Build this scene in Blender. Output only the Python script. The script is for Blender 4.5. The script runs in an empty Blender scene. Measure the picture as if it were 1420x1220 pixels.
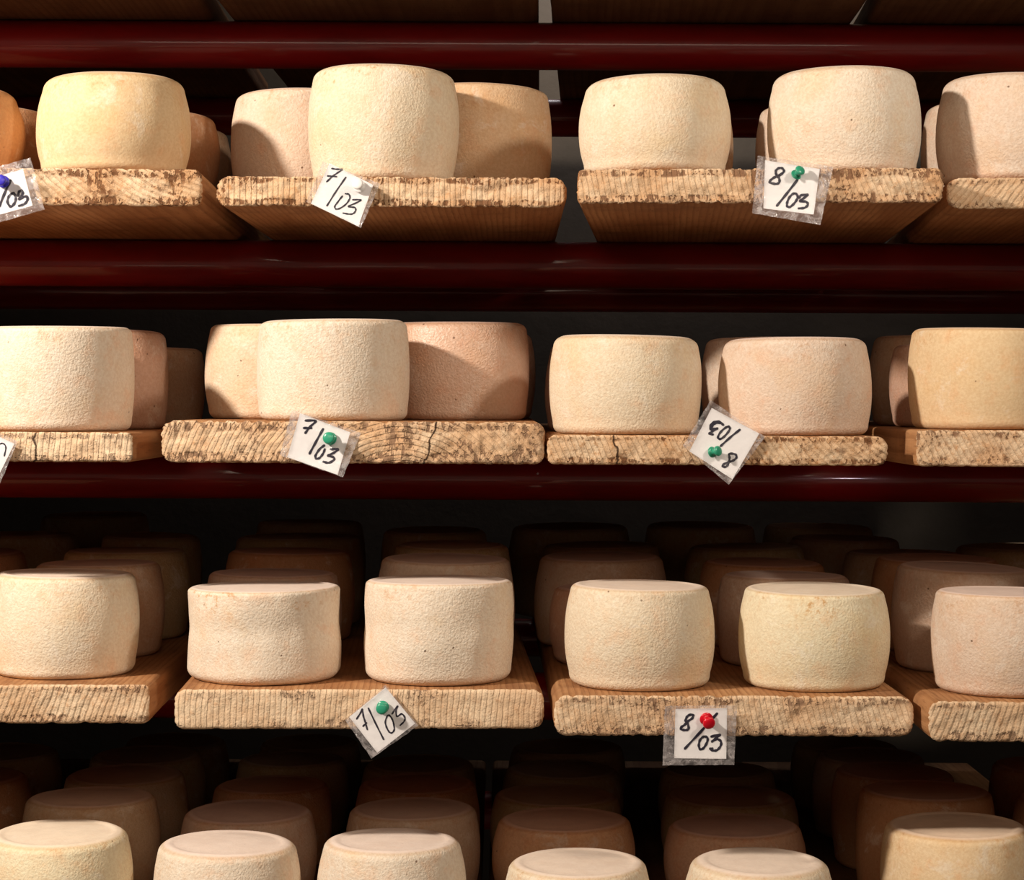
import bpy, math, random
import numpy as np
from mathutils import Vector, noise as mnoise

# ------------------------------------------------------------------ scale and camera geometry
# one unit = one photo pixel at the front plane of the rack, about half a millimetre
U = 0.00056
D = 2800.0                 # camera to front plane, units
EYE = 1.30                 # camera height, metres
HX, HY = 710.0, 560.0      # principal point in the 1420 x 1220 frame
ROLL = 0.005
COL = bpy.context.scene.collection

def unpix(px, py, depth):
    """photo pixel + depth behind the front plane (units) -> x, y, z in units (y from the camera)"""
    dx, dy = px - HX, py - HY
    c, s = math.cos(ROLL), math.sin(ROLL)
    x = dx * c + dy * s
    y = -dx * s + dy * c
    r = (D + depth) / D
    return x * r, D + depth, -y * r

def W(x, y, z):
    return Vector((x * U, y * U, EYE + z * U))

# ------------------------------------------------------------------ object helpers
def tag(o, label=None, cat=None, group=None, kind=None):
    if label: o['label'] = label
    if cat: o['category'] = cat
    if group: o['group'] = group
    if kind: o['kind'] = kind
    return o

def empty(name, loc):
    o = bpy.data.objects.new(name, None)
    o.empty_display_size = 0.02
    COL.objects.link(o)
    o.location = loc
    return o

def meshobj(name, verts, faces, mats, parent=None, smooth=True, fmat=None):
    me = bpy.data.meshes.new(name)
    me.from_pydata([tuple(v) for v in verts], [], [tuple(f) for f in faces])
    if not isinstance(mats, (list, tuple)): mats = [mats]
    for m in mats: me.materials.append(m)
    if fmat is not None: me.polygons.foreach_set('material_index', list(fmat))
    me.polygons.foreach_set('use_smooth', [smooth] * len(me.polygons))
    me.update()
    o = bpy.data.objects.new(name, me)
    COL.objects.link(o)
    if parent is not None: o.parent = parent
    return o

def box_geo(x0, x1, y0, y1, z0, z1):
    v = [(x, y, z) for z in (z0, z1) for y in (y0, y1) for x in (x0, x1)]
    f = [(0, 2, 3, 1), (4, 5, 7, 6), (0, 1, 5, 4), (2, 6, 7, 3), (0, 4, 6, 2), (1, 3, 7, 5)]
    return v, f

# ------------------------------------------------------------------ node helpers
def new_mat(name):
    m = bpy.data.materials.new(name)
    m.use_nodes = True
    nt = m.node_tree
    nt.nodes.clear()
    out = nt.nodes.new('ShaderNodeOutputMaterial')
    return m, nt, out

class NB:
    """tiny node-graph builder"""
    def __init__(s, nt): s.nt = nt
    def n(s, t, **kw):
        nd = s.nt.nodes.new(t)
        for k, v in kw.items():
            if k.startswith('i_'):
                nd.inputs[k[2:].replace('_', ' ')].default_value = v
            else: setattr(nd, k, v)
        return nd
    def l(s, a, b): s.nt.links.new(a, b)
    def put(s, sock, v):
        if hasattr(v, 'is_linked') or hasattr(v, 'links'): s.l(v, sock)
        else: sock.default_value = v
    def math(s, op, a, b=0.0, c=0.0, clamp=False):
        nd = s.n('ShaderNodeMath', operation=op, use_clamp=clamp)
        for i, v in enumerate((a, b, c)): s.put(nd.inputs[i], v)
        return nd.outputs[0]
    def noise(s, vec, scale, detail=3, rough=0.55, dist=0.0, out='Fac'):
        nd = s.n('ShaderNodeTexNoise')
        s.l(vec, nd.inputs['Vector'])
        nd.inputs['Scale'].default_value = scale
        nd.inputs['Detail'].default_value = detail
        nd.inputs['Roughness'].default_value = rough
        nd.inputs['Distortion'].default_value = dist
        return nd.outputs[out]
    def vmath(s, op, a, b):
        nd = s.n('ShaderNodeVectorMath', operation=op)
        s.put(nd.inputs[0], a); s.put(nd.inputs[1], b)
        return nd.outputs[0]
    def ramp(s, fac, stops, interp='LINEAR'):
        nd = s.n('ShaderNodeValToRGB')
        nd.color_ramp.interpolation = interp
        el = nd.color_ramp.elements
        while len(el) < len(stops): el.new(0.5)
        for e, (p, c) in zip(el, stops):
            e.position = p
            e.color = (*c, 1) if len(c) == 3 else c
        s.l(fac, nd.inputs[0])
        return nd.outputs[0]
    def sstep(s, v, a, b, lo=0.0, hi=1.0):
        nd = s.n('ShaderNodeMapRange', interpolation_type='SMOOTHSTEP')
        s.put(nd.inputs[0], v)
        for i, q in enumerate((a, b, lo, hi)): nd.inputs[i + 1].default_value = q
        return nd.outputs[0]
    def mix(s, fac, a, b, blend='MIX'):
        nd = s.n('ShaderNodeMix', data_type='RGBA', blend_type=blend)
        s.put(nd.inputs[0], fac)
        for i, v in ((6, a), (7, b)):
            if isinstance(v, tuple): nd.inputs[i].default_value = (*v, 1) if len(v) == 3 else v
            else: s.l(v, nd.inputs[i])
        return nd.outputs[2]
    def bump(s, h, strength, dist, prev=None):
        nd = s.n('ShaderNodeBump')
        nd.inputs['Strength'].default_value = strength
        nd.inputs['Distance'].default_value = dist
        s.l(h, nd.inputs['Height'])
        if prev is not None: s.l(prev, nd.inputs['Normal'])
        return nd.outputs[0]
    def princ(s, out, **kw):
        nd = s.n('ShaderNodeBsdfPrincipled')
        for k, v in kw.items(): s.put(nd.inputs[k.replace('_', ' ')], v)
        s.l(nd.outputs[0], out.inputs[0])
        return nd

# ------------------------------------------------------------------ materials
def mat_cheese():
    """rind: base colour comes from the object's colour, wrinkled fine bump, blotches; paler flat top"""
    m, nt, out = new_mat('cheese_rind'); b = NB(nt)
    tc = b.n('ShaderNodeTexCoord'); oi = b.n('ShaderNodeObjectInfo')
    off = b.n('ShaderNodeCombineXYZ')
    for i, k in enumerate((3.1, 7.7, 5.3)): b.l(b.math('MULTIPLY', oi.outputs['Random'], k), off.inputs[i])
    p = b.vmath('ADD', tc.outputs['Object'], off.outputs[0])
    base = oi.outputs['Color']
    n1 = b.noise(p, 22, 4, 0.6)
    n2 = b.noise(p, 60, 4, 0.65)
    n3 = b.noise(p, 420, 3, 0.6)
    warm = b.mix(0.6, base, (1.0, 0.84, 0.62), 'MULTIPLY')
    pink = b.mix(1.0, base, (1.02, 0.84, 0.74), 'MULTIPLY')
    pale = b.mix(0.4, base, (0.86, 0.80, 0.70))
    c = b.mix(b.sstep(n1, 0.48, 0.74, 0, 0.8), base, warm)
    c = b.mix(b.sstep(n2, 0.48, 0.74, 0, 0.7), c, pink)
    c = b.mix(b.sstep(b.noise(p, 38, 5, 0.7, 0.4), 0.55, 0.68, 0, 0.75), c, pale)
    # tan freckles gathered near the upper edge
    sep = b.n('ShaderNodeSeparateXYZ'); b.l(tc.outputs['Generated'], sep.inputs[0])
    edge = b.math('MULTIPLY', b.sstep(sep.outputs[2], 0.60, 0.90), b.sstep(b.noise(p, 30, 2), 0.40, 0.60))
    fre = b.math('MULTIPLY', edge, b.sstep(b.noise(p, 190, 3, 0.7), 0.52, 0.66))
    fk = b.n('ShaderNodeAttribute', attribute_type='OBJECT', attribute_name='freckle')
    c = b.mix(b.math('MULTIPLY', fre, fk.outputs['Fac'], clamp=True), c, b.mix(1.0, base, (0.78, 0.55, 0.36), 'MULTIPLY'))
    # dark pin holes, rare
    vo = b.n('ShaderNodeTexVoronoi'); b.l(p, vo.inputs['Vector']); vo.inputs['Scale'].default_value = 95
    pit = b.math('MULTIPLY', b.sstep(vo.outputs['Distance'], 0.05, 0.11, 1, 0), b.sstep(b.noise(p, 70, 1), 0.60, 0.64))
    c = b.mix(b.math('MULTIPLY', pit, 0.8), c, (0.16, 0.07, 0.03))
    # fine grain in colour
    c = b.mix(b.sstep(n3, 0.35, 0.65, 0.32, 0.0), c, b.mix(1.0, c, (0.74, 0.60, 0.48), 'MULTIPLY'))
    # flat top: paler rind; cool ambient light put into the colour as grey-pink
    geo = b.n('ShaderNodeNewGeometry')
    vt = b.n('ShaderNodeVectorTransform', vector_type='NORMAL', convert_from='WORLD', convert_to='OBJECT')
    b.l(geo.outputs['Normal'], vt.inputs[0])
    sn = b.n('ShaderNodeSeparateXYZ'); b.l(vt.outputs[0], sn.inputs[0])
    topm = b.sstep(sn.outputs[2], 0.80, 0.97)
    c = b.mix(b.math('MULTIPLY', topm, 0.72), c, b.mix(1.0, b.mix(0.35, base, (0.80, 0.70, 0.62)), b.mix(b.sstep(n2, 0.3, 0.7), (0.98, 0.90, 0.94), (1.10, 1.06, 1.12)), 'MULTIPLY'))
    lip = b.math('MULTIPLY', b.sstep(sn.outputs[2], 0.62, 0.82), b.sstep(sn.outputs[2], 0.86, 0.97, 1, 0))
    c = b.mix(b.math('MULTIPLY', lip, 0.4), c, b.mix(1.0, c, (0.74, 0.58, 0.42), 'MULTIPLY'))
    wr = b.noise(p, 560, 2, 0.5, 0.0)
    h = b.math('ADD', b.math('MULTIPLY', wr, 1.0), b.math('MULTIPLY', b.noise(p, 1100, 1, 0.6), 0.3))
    h = b.math('ADD', h, b.math('MULTIPLY', b.noise(p, 150, 3, 0.6), 0.45))
    h = b.math('SUBTRACT', h, b.math('MULTIPLY', pit, 1.0))
    h = b.math('MULTIPLY', h, b.math('SUBTRACT', 1.0, b.math('MULTIPLY', topm, 0.8)))
    ga = b.n('ShaderNodeAttribute', attribute_type='OBJECT', attribute_name='grain')
    gs = b.n('ShaderNodeAttribute', attribute_type='OBJECT', attribute_name='sheen')
    h = b.math('MULTIPLY', h, ga.outputs['Fac'])
    rough = b.math('SUBTRACT', 0.74, b.math('MULTIPLY', gs.outputs['Fac'], 0.32))
    nrm = b.bump(h, 0.62, 0.0011)
    b.princ(out, Base_Color=c, Roughness=rough, Normal=nrm, Specular_IOR_Level=b.math('ADD', 0.22, b.math('MULTIPLY', gs.outputs['Fac'], 0.45)),
            Subsurface_Weight=0.0)
    return m

def ring_field(b, tc, oi):
    """distance from the log's pith, warped; the board runs along local y"""
    sp = b.n('ShaderNodeSeparateXYZ'); b.l(tc.outputs['Object'], sp.inputs[0])
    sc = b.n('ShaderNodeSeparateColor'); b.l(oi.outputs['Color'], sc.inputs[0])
    stretch = b.vmath('MULTIPLY', tc.outputs['Object'], (1, 0.12, 1))
    off = b.n('ShaderNodeCombineXYZ'); b.l(b.math('MULTIPLY', oi.outputs['Random'], 9.0), off.inputs[0])
    stretch = b.vmath('ADD', stretch, off.outputs[0])
    cx = b.math('MULTIPLY', b.math('SUBTRACT', sc.outputs[0], 0.5), 0.6)
    cz = b.math('MULTIPLY', b.math('SUBTRACT', sc.outputs[1], 0.5), 0.6)
    dx = b.math('SUBTRACT', sp.outputs[0], cx); dz = b.math('SUBTRACT', sp.outputs[2], cz)
    dist = b.math('SQRT', b.math('ADD', b.math('MULTIPLY', dx, dx), b.math('MULTIPLY', dz, dz)))
    warp = b.math('MULTIPLY', b.math('SUBTRACT', b.noise(stretch, 28, 3), 0.5), 0.005)
    dist = b.math('ADD', dist, warp)
    return dist, stretch, sc, sp

def mat_endgrain():
    m, nt, out = new_mat('rough_sawn_end_grain'); b = NB(nt)
    tc = b.n('ShaderNodeTexCoord'); oi = b.n('ShaderNodeObjectInfo')
    dist, st, sc, sp = ring_field(b, tc, oi)
    off = b.n('ShaderNodeCombineXYZ'); b.l(b.math('MULTIPLY', oi.outputs['Random'], 5.0), off.inputs[0])
    q = b.vmath('ADD', tc.outputs['Object'], off.outputs[0])
    ring = b.math('FRACT', b.math('MULTIPLY', dist, 235))
    late = b.math('MULTIPLY', b.sstep(ring, 0.45, 0.85), b.sstep(ring, 0.90, 1.0, 1, 0))
    n_f = b.noise(q, 520, 3, 0.65)
    n_m = b.noise(q, 170, 4, 0.7, 0.3)
    n_l = b.noise(q, 26, 3, 0.6)
    c = b.mix(b.sstep(n_l, 0.32, 0.66), (0.62, 0.38, 0.21), (0.76, 0.56, 0.37))
    c = b.mix(b.math('MULTIPLY', late, 0.30), c, (0.46, 0.24, 0.10))
    c = b.mix(b.sstep(n_m, 0.50, 0.72, 0, 0.75), c, (0.50, 0.23, 0.085))
    # torn, pitted zones
    ch = b.n('ShaderNodeAttribute', attribute_type='OBJECT', attribute_name='tearing')
    tk = b.n('ShaderNodeAttribute', attribute_type='OBJECT', attribute_name='thick')
    vz = b.math('ABSOLUTE', b.math('SUBTRACT', b.math('DIVIDE', sp.outputs[2], tk.outputs['Fac']), 0.5))
    band = b.math('MULTIPLY', b.sstep(vz, 0.20, 0.36), b.sstep(vz, 0.40, 0.50, 1, 0.2))
    zone = b.math('ADD', b.noise(q, 30, 3, 0.6), b.math('MULTIPLY', b.math('MULTIPLY', ch.outputs['Fac'], band), 0.17))
    zone = b.math('ADD', zone, b.math('MULTIPLY', b.math('SUBTRACT', ch.outputs['Fac'], 1.0), 0.08))
    zone = b.sstep(zone, 0.52, 0.68)
    qv = b.vmath('MULTIPLY', q, (1.25, 1, 0.45))
    gouge = b.math('MULTIPLY', zone, b.sstep(b.noise(qv, 150, 3, 0.6), 0.52, 0.58))
    torn = b.math('MULTIPLY', zone, b.sstep(b.math('ADD', b.noise(q, 240, 2, 0.6), b.math('MULTIPLY', late, 0.07)), 0.57, 0.66))
    specks = b.sstep(n_f, 0.60, 0.72, 0, 0.4)
    dark = b.math('MAXIMUM', b.math('MAXIMUM', torn, gouge), specks)
    c = b.mix(b.math('MULTIPLY', zone, 0.35), c, (0.48, 0.22, 0.085))
    c = b.mix(b.math('MULTIPLY', dark, 0.85), c, (0.14, 0.048, 0.016))
    c = b.mix(b.math('MULTIPLY', b.math('SUBTRACT', sc.outputs[2], 0.5), 1.1, clamp=True), c, (0.80, 0.65, 0.47))
    cr = b.n('ShaderNodeAttribute', attribute_type='OBJECT', attribute_name='crack_x')
    cs = b.n('ShaderNodeAttribute', attribute_type='OBJECT', attribute_name='crack_slope')
    lx = b.math('ADD', cr.outputs['Fac'], b.math('MULTIPLY', cs.outputs['Fac'], sp.outputs[2]))
    lx = b.math('ADD', lx, b.math('MULTIPLY', b.math('SUBTRACT', b.noise(q, 90, 3), 0.5), 0.010))
    crack = b.sstep(b.math('ABSOLUTE', b.math('SUBTRACT', sp.outputs[0], lx)), 0.0004, 0.0013, 1, 0)
    c = b.mix(b.math('MULTIPLY', crack, 0.93), c, (0.03, 0.012, 0.006))
    h = b.math('SUBTRACT', b.math('MULTIPLY', b.math('SUBTRACT', 1.0, late), 0.55), b.math('MULTIPLY', dark, 0.9))
    h = b.math('ADD', h, b.math('MULTIPLY', n_f, 0.9))
    h = b.math('ADD', h, b.math('MULTIPLY', n_m, 0.9))
    b.princ(out, Base_Color=c, Roughness=0.85, Normal=b.bump(h, 0.8, 0.0013), Specular_IOR_Level=0.15)
    return m

def mat_plank():
    m, nt, out = new_mat('aged_plank_wood'); b = NB(nt)
    tc = b.n('ShaderNodeTexCoord'); oi = b.n('ShaderNodeObjectInfo')
    dist, st, sc, sp = ring_field(b, tc, oi)
    ring = b.math('FRACT', b.math('MULTIPLY', dist, 200))
    late = b.math('MULTIPLY', b.sstep(ring, 0.35, 0.85), b.sstep(ring, 0.90, 1.0, 1, 0))
    n_l = b.noise(st, 30, 4, 0.6)
    n_f = b.noise(b.vmath('MULTIPLY', st, (1, 0.6, 1)), 420, 3, 0.6)
    c = b.mix(b.sstep(n_l, 0.35, 0.68), (0.36, 0.16, 0.062), (0.50, 0.26, 0.115))
    c = b.mix(b.math('MULTIPLY', late, 0.55), c, (0.27, 0.11, 0.038))
    c = b.mix(b.sstep(n_f, 0.52, 0.74, 0, 0.6), c, (0.20, 0.08, 0.03))
    # damp dark stains
    c = b.mix(b.sstep(b.noise(tc.outputs['Object'], 14, 3, 0.6), 0.50, 0.72, 0, 0.5), c, (0.17, 0.07, 0.03))
    c = b.mix(b.sstep(sc.outputs[2], 0.15, 0.5, 0.72, 0.0), c, (0.03, 0.014, 0.007))  # shade of the topmost and lowest rows, put into the plank colour
    # saw marks across the grain
    saw = b.math('SINE', b.math('ADD', b.math('MULTIPLY', sp.outputs[1], 1300), b.math('MULTIPLY', n_l, 9)))
    h = b.math('ADD', b.math('MULTIPLY', n_f, 1.0), b.math('MULTIPLY', saw, 0.10))
    h = b.math('SUBTRACT', h, b.math('MULTIPLY', late, 0.35))
    b.princ(out, Base_Color=c, Roughness=0.75, Normal=b.bump(h, 0.6, 0.0008), Specular_IOR_Level=0.25)
    return m

def mat_rail():
    m, nt, out = new_mat('dark_red_painted_steel'); b = NB(nt)
    tc = b.n('ShaderNodeTexCoord')
    p = b.vmath('MULTIPLY', tc.outputs['Object'], (0.25, 1, 1))
    n = b.noise(p, 40, 4, 0.6)
    c = b.mix(b.sstep(n, 0.4, 0.7), (0.30, 0.006, 0.007), (0.22, 0.005, 0.006))
    r = b.sstep(b.noise(tc.outputs['Object'], 25, 3), 0.3, 0.7, 0.36, 0.46)
    b.princ(out, Base_Color=c, Roughness=r, Normal=b.bump(b.noise(p, 180, 2), 0.12, 0.0006), Specular_IOR_Level=0.4, Coat_Weight=0.5, Coat_Roughness=0.07)
    return m

def mat_plaster(name, a, c2, scale=6):
    m, nt, out = new_mat(name); b = NB(nt)
    tc = b.n('ShaderNodeTexCoord')
    n = b.noise(tc.outputs['Object'], scale, 5, 0.65)
    c = b.mix(b.sstep(n, 0.3, 0.7), a, c2)
    b.princ(out, Base_Color=c, Roughness=0.9, Normal=b.bump(b.noise(tc.outputs['Object'], 90, 4), 0.3, 0.002))
    return m

def mat_simple(name, col, rough=0.5, spec=0.5, var=0.0, coat=0.0):
    m, nt, out = new_mat(name); b = NB(nt)
    tc = b.n('ShaderNodeTexCoord')
    n = b.noise(tc.outputs['Object'], 300, 3)
    c = b.mix(b.sstep(n, 0.3, 0.7, 0, var), (*col,), tuple(x * 0.75 for x in col))
    b.princ(out, Base_Color=c, Roughness=rough, Specular_IOR_Level=spec, Coat_Weight=coat)
    return m

def mat_sleeve():
    """creased clear plastic: mostly see-through with milky scuffs and a gloss"""
    m, nt, out = new_mat('clear_plastic_sleeve'); b = NB(nt)
    tc = b.n('ShaderNodeTexCoord'); oi = b.n('ShaderNodeObjectInfo')
    off = b.n('ShaderNodeCombineXYZ'); b.l(b.math('MULTIPLY', oi.outputs['Random'], 4.0), off.inputs[0])
    p = b.vmath('ADD', tc.outputs['Object'], off.outputs[0])
    n1 = b.noise(p, 110, 5, 0.7, 1.2)
    n2 = b.noise(p, 330, 3, 0.6, 0.5)
    tr = b.n('ShaderNodeBsdfTransparent'); tr.inputs[0].default_value = (0.98, 0.975, 0.975, 1)
    df = b.n('ShaderNodeBsdfDiffuse'); df.inputs[0].default_value = (0.62, 0.56, 0.55, 1)
    nrm = b.bump(b.math('ADD', n1, b.math('MULTIPLY', n2, 0.4)), 0.7, 0.0012)
    gl = b.n('ShaderNodeBsdfGlossy'); gl.inputs['Roughness'].default_value = 0.16
    gl.inputs[0].default_value = (0.9, 0.88, 0.9, 1)
    b.l(nrm, gl.inputs['Normal'])
    ms = b.n('ShaderNodeMixShader')
    uv = b.n('ShaderNodeAttribute', attribute_name='border')
    milky = b.math('MULTIPLY', b.sstep(n1, 0.36, 0.70, 0.12, 0.62), b.math('ADD', b.math('MULTIPLY', uv.outputs['Fac'], 0.92), 0.08))
    b.l(milky, ms.inputs[0]); b.l(tr.outputs[0], ms.inputs[1]); b.l(df.outputs[0], ms.inputs[2])
    ms2 = b.n('ShaderNodeMixShader')
    glf = b.math('ADD', b.math('MULTIPLY', b.math('MULTIPLY', b.sstep(n2, 0.45, 0.7), uv.outputs['Fac']), 0.22), 0.035)
    b.l(glf, ms2.inputs[0]); b.l(ms.outputs[0], ms2.inputs[1]); b.l(gl.outputs[0], ms2.inputs[2])
    b.l(ms2.outputs[0], out.inputs[0])
    return m

M_CHEESE = mat_cheese()
M_END = mat_endgrain()
M_PLANK = mat_plank()
M_RAIL = mat_rail()
M_WALL = mat_plaster('grey_plaster', (0.075, 0.058, 0.042), (0.055, 0.043, 0.031))
M_FLOOR = mat_plaster('concrete_floor', (0.07, 0.06, 0.05), (0.05, 0.045, 0.04), 4)
M_PAPER = mat_simple('white_paper', (0.93, 0.90, 0.89), 0.8, 0.2, 0.12)
M_INK = mat_simple('blue_black_ink', (0.012, 0.011, 0.028), 0.5, 0.3, 0.2)
M_SLEEVE = mat_sleeve()
M_STEEL = mat_simple('pin_steel', (0.6, 0.6, 0.6), 0.3, 0.8)
PINMAT = {
    'green': mat_simple('green_pin_plastic', (0.035, 0.33, 0.19), 0.28, 0.5, 0.15, 0.2),
    'red': mat_simple('red_pin_plastic', (0.68, 0.008, 0.022), 0.22, 0.5, 0.1, 0.4),
    'blue': mat_simple('blue_pin_plastic', (0.045, 0.035, 0.46), 0.3, 0.5, 0.15, 0.2),
    'white': mat_simple('white_pin_plastic', (0.86, 0.83, 0.80), 0.35, 0.5, 0.05, 0.2),
}

# ------------------------------------------------------------------ rows of the rack
ROWZ = {0: 634.0, 1: 270.0, 2: -82.0, 3: -447.0, 4: -806.0}    # underside of the boards = top of the rails
RAIL_R = 39.0
Y_FRONT_RAIL = D * 1.2
Y_BACK_RAIL = D * 1.5
Y_WALL = D * 1.74

# ------------------------------------------------------------------ setting
def structure(name, geo, mat):
    v, f = geo
    o = meshobj(name, [W(*p) for p in v], f, mat, smooth=False)
    o['kind'] = 'structure'
    return o
FL = -EYE / U
CE = FL + 2.75 / U
XW = 2600.0
structure('floor', box_geo(-XW, XW, -900, Y_WALL + 100, FL - 60, FL), M_FLOOR)
structure('wall_back', box_geo(-1400, 1400, Y_WALL, Y_WALL + 100, FL, CE), M_WALL)

structure('blocker_wall_left', box_geo(-1400, -1300, D - 10, Y_WALL, FL, CE), M_WALL)  # unseen, added to keep the key light off the deep wheels
structure('blocker_wall_right', box_geo(1300, 1400, D - 10, Y_WALL, FL, CE), M_WALL)  # unseen, added to mirror the light blocker opposite

# rack: four rails front, four rails back between uprights standing outside the view
def pipe_geo(x0, x1, cy, cz, r, seg=40):
    v, f = [], []
    nx = 24
    for i in range(nx + 1):
        x = x0 + (x1 - x0) * i / nx
        for k in range(seg):
            a = 2 * math.pi * k / seg
            v.append((x, cy + r * math.cos(a), cz + r * math.sin(a)))
    for i in range(nx):
        for k in range(seg):
            k2 = (k + 1) % seg
            f.append((i * seg + k, i * seg + k2, (i + 1) * seg + k2, (i + 1) * seg + k))
    f.append(tuple(range(seg - 1, -1, -1)))
    f.append(tuple(nx * seg + k for k in range(seg)))
    return v, f
rack_loc = W(0, Y_FRONT_RAIL, FL)
rack = tag(empty('storage_rack', rack_loc), 'dark red steel pipe rack carrying the rows of wooden boards', 'rack')
def rack_part(name, geo, smooth=True):
    v, f = geo
    return meshobj(name, [W(*p) - rack_loc for p in v], f, M_RAIL, rack, smooth)
for row in range(5):
    rack_part('front_rail', pipe_geo(-1290, 1290, Y_FRONT_RAIL, ROWZ[row] - RAIL_R, RAIL_R))
    rack_part('back_rail', pipe_geo(-1290, 1290, Y_BACK_RAIL, ROWZ[row] - RAIL_R, RAIL_R))
for sx in (-1245, 1245):
    for cy in (Y_FRONT_RAIL, Y_BACK_RAIL):
        rack_part('upright', box_geo(sx - 45, sx + 45, cy - 45, cy + 45, FL, ROWZ[0] + 500), False)

# ------------------------------------------------------------------ boards
def make_board(name, w, t, L, seed, corner=(10, 10), chip=1.0, taper=0.0):
    """rough plank, local origin at front bottom centre, running along +y. All in units."""
    rnd = random.Random(seed)
    so = Vector((seed * 13.7, seed * 5.1, seed * 2.3))
    NX, NZ = 150, 20
    gx = np.linspace(-1, 1, NX + 1); gz = np.linspace(-1, 1, NZ + 1)
    def section(u, v):
        """square -> rounded rectangle"""
        x, z = u * w / 2, v * t / 2
        r = corner[0] if u < 0 else corner[1]
        ex, ez = abs(x) - (w / 2 - r), abs(z) - (t / 2 - r)
        if ex > 0 and ez > 0:
            m = max(ex, ez)
            h = math.hypot(ex, ez)
            x = math.copysign(w / 2 - r + ex * m / h, x); z = math.copysign(t / 2 - r + ez * m / h, z)
        return x, z + t / 2
    V, F, FM = [], [], []
    idx = {}
    edge_n = {}
    def rough(x, z, amp, sc):
        return amp * mnoise.noise(Vector((x * sc, 0, z * sc)) + so)
    for j in range(NZ + 1):
        for i in range(NX + 1):
            x, z = section(gx[i], gz[j])
            rim = max(abs(gx[i]) ** 90, abs(gz[j]) ** 22)
            y = 2.2 * chip * (mnoise.noise(Vector((x * .028, 1, z * .05)) + so) + 0.8 * mnoise.noise(Vector((x * .12, 3, z * .10)) + so))
            y += rim * (2.6 + 3.2 * chip * max(0, mnoise.noise(Vector((x * .06, 7, z * .05)) + so) + 0.1))
            ring_edge = (j in (0, NZ)) or (i in (0, NX))
            if ring_edge:
                dz = 2.3 * chip * mnoise.noise(Vector((x * .10, 11 + j, z * .1)) + so) + 1.5 * chip * mnoise.noise(Vector((x * .27, 17 + j, z * .3)) + so)
                if j == 0: z += max(0.0, dz) * 1.6
                elif j == NZ: z -= max(0.0, dz) * 1.6
                else: x -= math.copysign(abs(dz) * 1.6, x)
            idx[(i, j)] = len(V); V.append((x, y, z))
    for j in range(NZ):
        for i in range(NX):
            F.append((idx[(i, j)], idx[(i + 1, j)], idx[(i + 1, j + 1)], idx[(i, j + 1)])); FM.append(0)
    loop = [(i, 0) for i in range(NX)] + [(NX, j) for j in range(NZ)] + [(i, NZ) for i in range(NX, 0, -1)] + [(0, j) for j in range(NZ, 0, -1)]
    prev = [idx[k] for k in loop]
    ys = [5, 12, 24, 60, 140, 300, 520, 760, 1000, 1250, L]
    for s, y in enumerate(ys):
        cur = []
        for (i, j) in loop:
            x, z = section(gx[i], gz[j])
            bx, by, bz = V[idx[(i, j)]]
            k = max(0.0, 1 - y / 20.0)
            ww = 0.5 * mnoise.noise(Vector((x * .02, y * .004, z * .02)) + so)
            wx = 1.6 * mnoise.noise(Vector((3, y * .006, 0)) + so) if abs(gx[i]) == 1 else 0
            sc = 1 - taper * y / L
            flatten = 0 if j in (0, NZ) else ww
            nx_ = (x * (1 - k) + bx * k) * sc + wx
            cur.append(len(V)); V.append((nx_, max(y, by + 1.5), z * (1 - k) + bz * k + (0 if j in (0, NZ) else ww * 0.5)))
        n = len(loop)
        for a in range(n):
            c = (a + 1) % n
            F.append((prev[a], cur[a], cur[c], prev[c])); FM.append(1)
        prev = cur
    F.append(tuple(prev)); FM.append(0)
    V = [(x * U, y * U, z * U) for x, y, z in V]
    o = meshobj(name, V, F, [M_END, M_PLANK], None, True, FM)
    # crisp edge between end face and sides
    me = o.data
    return o

BOARDS = {}
BL = 1540
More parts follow.
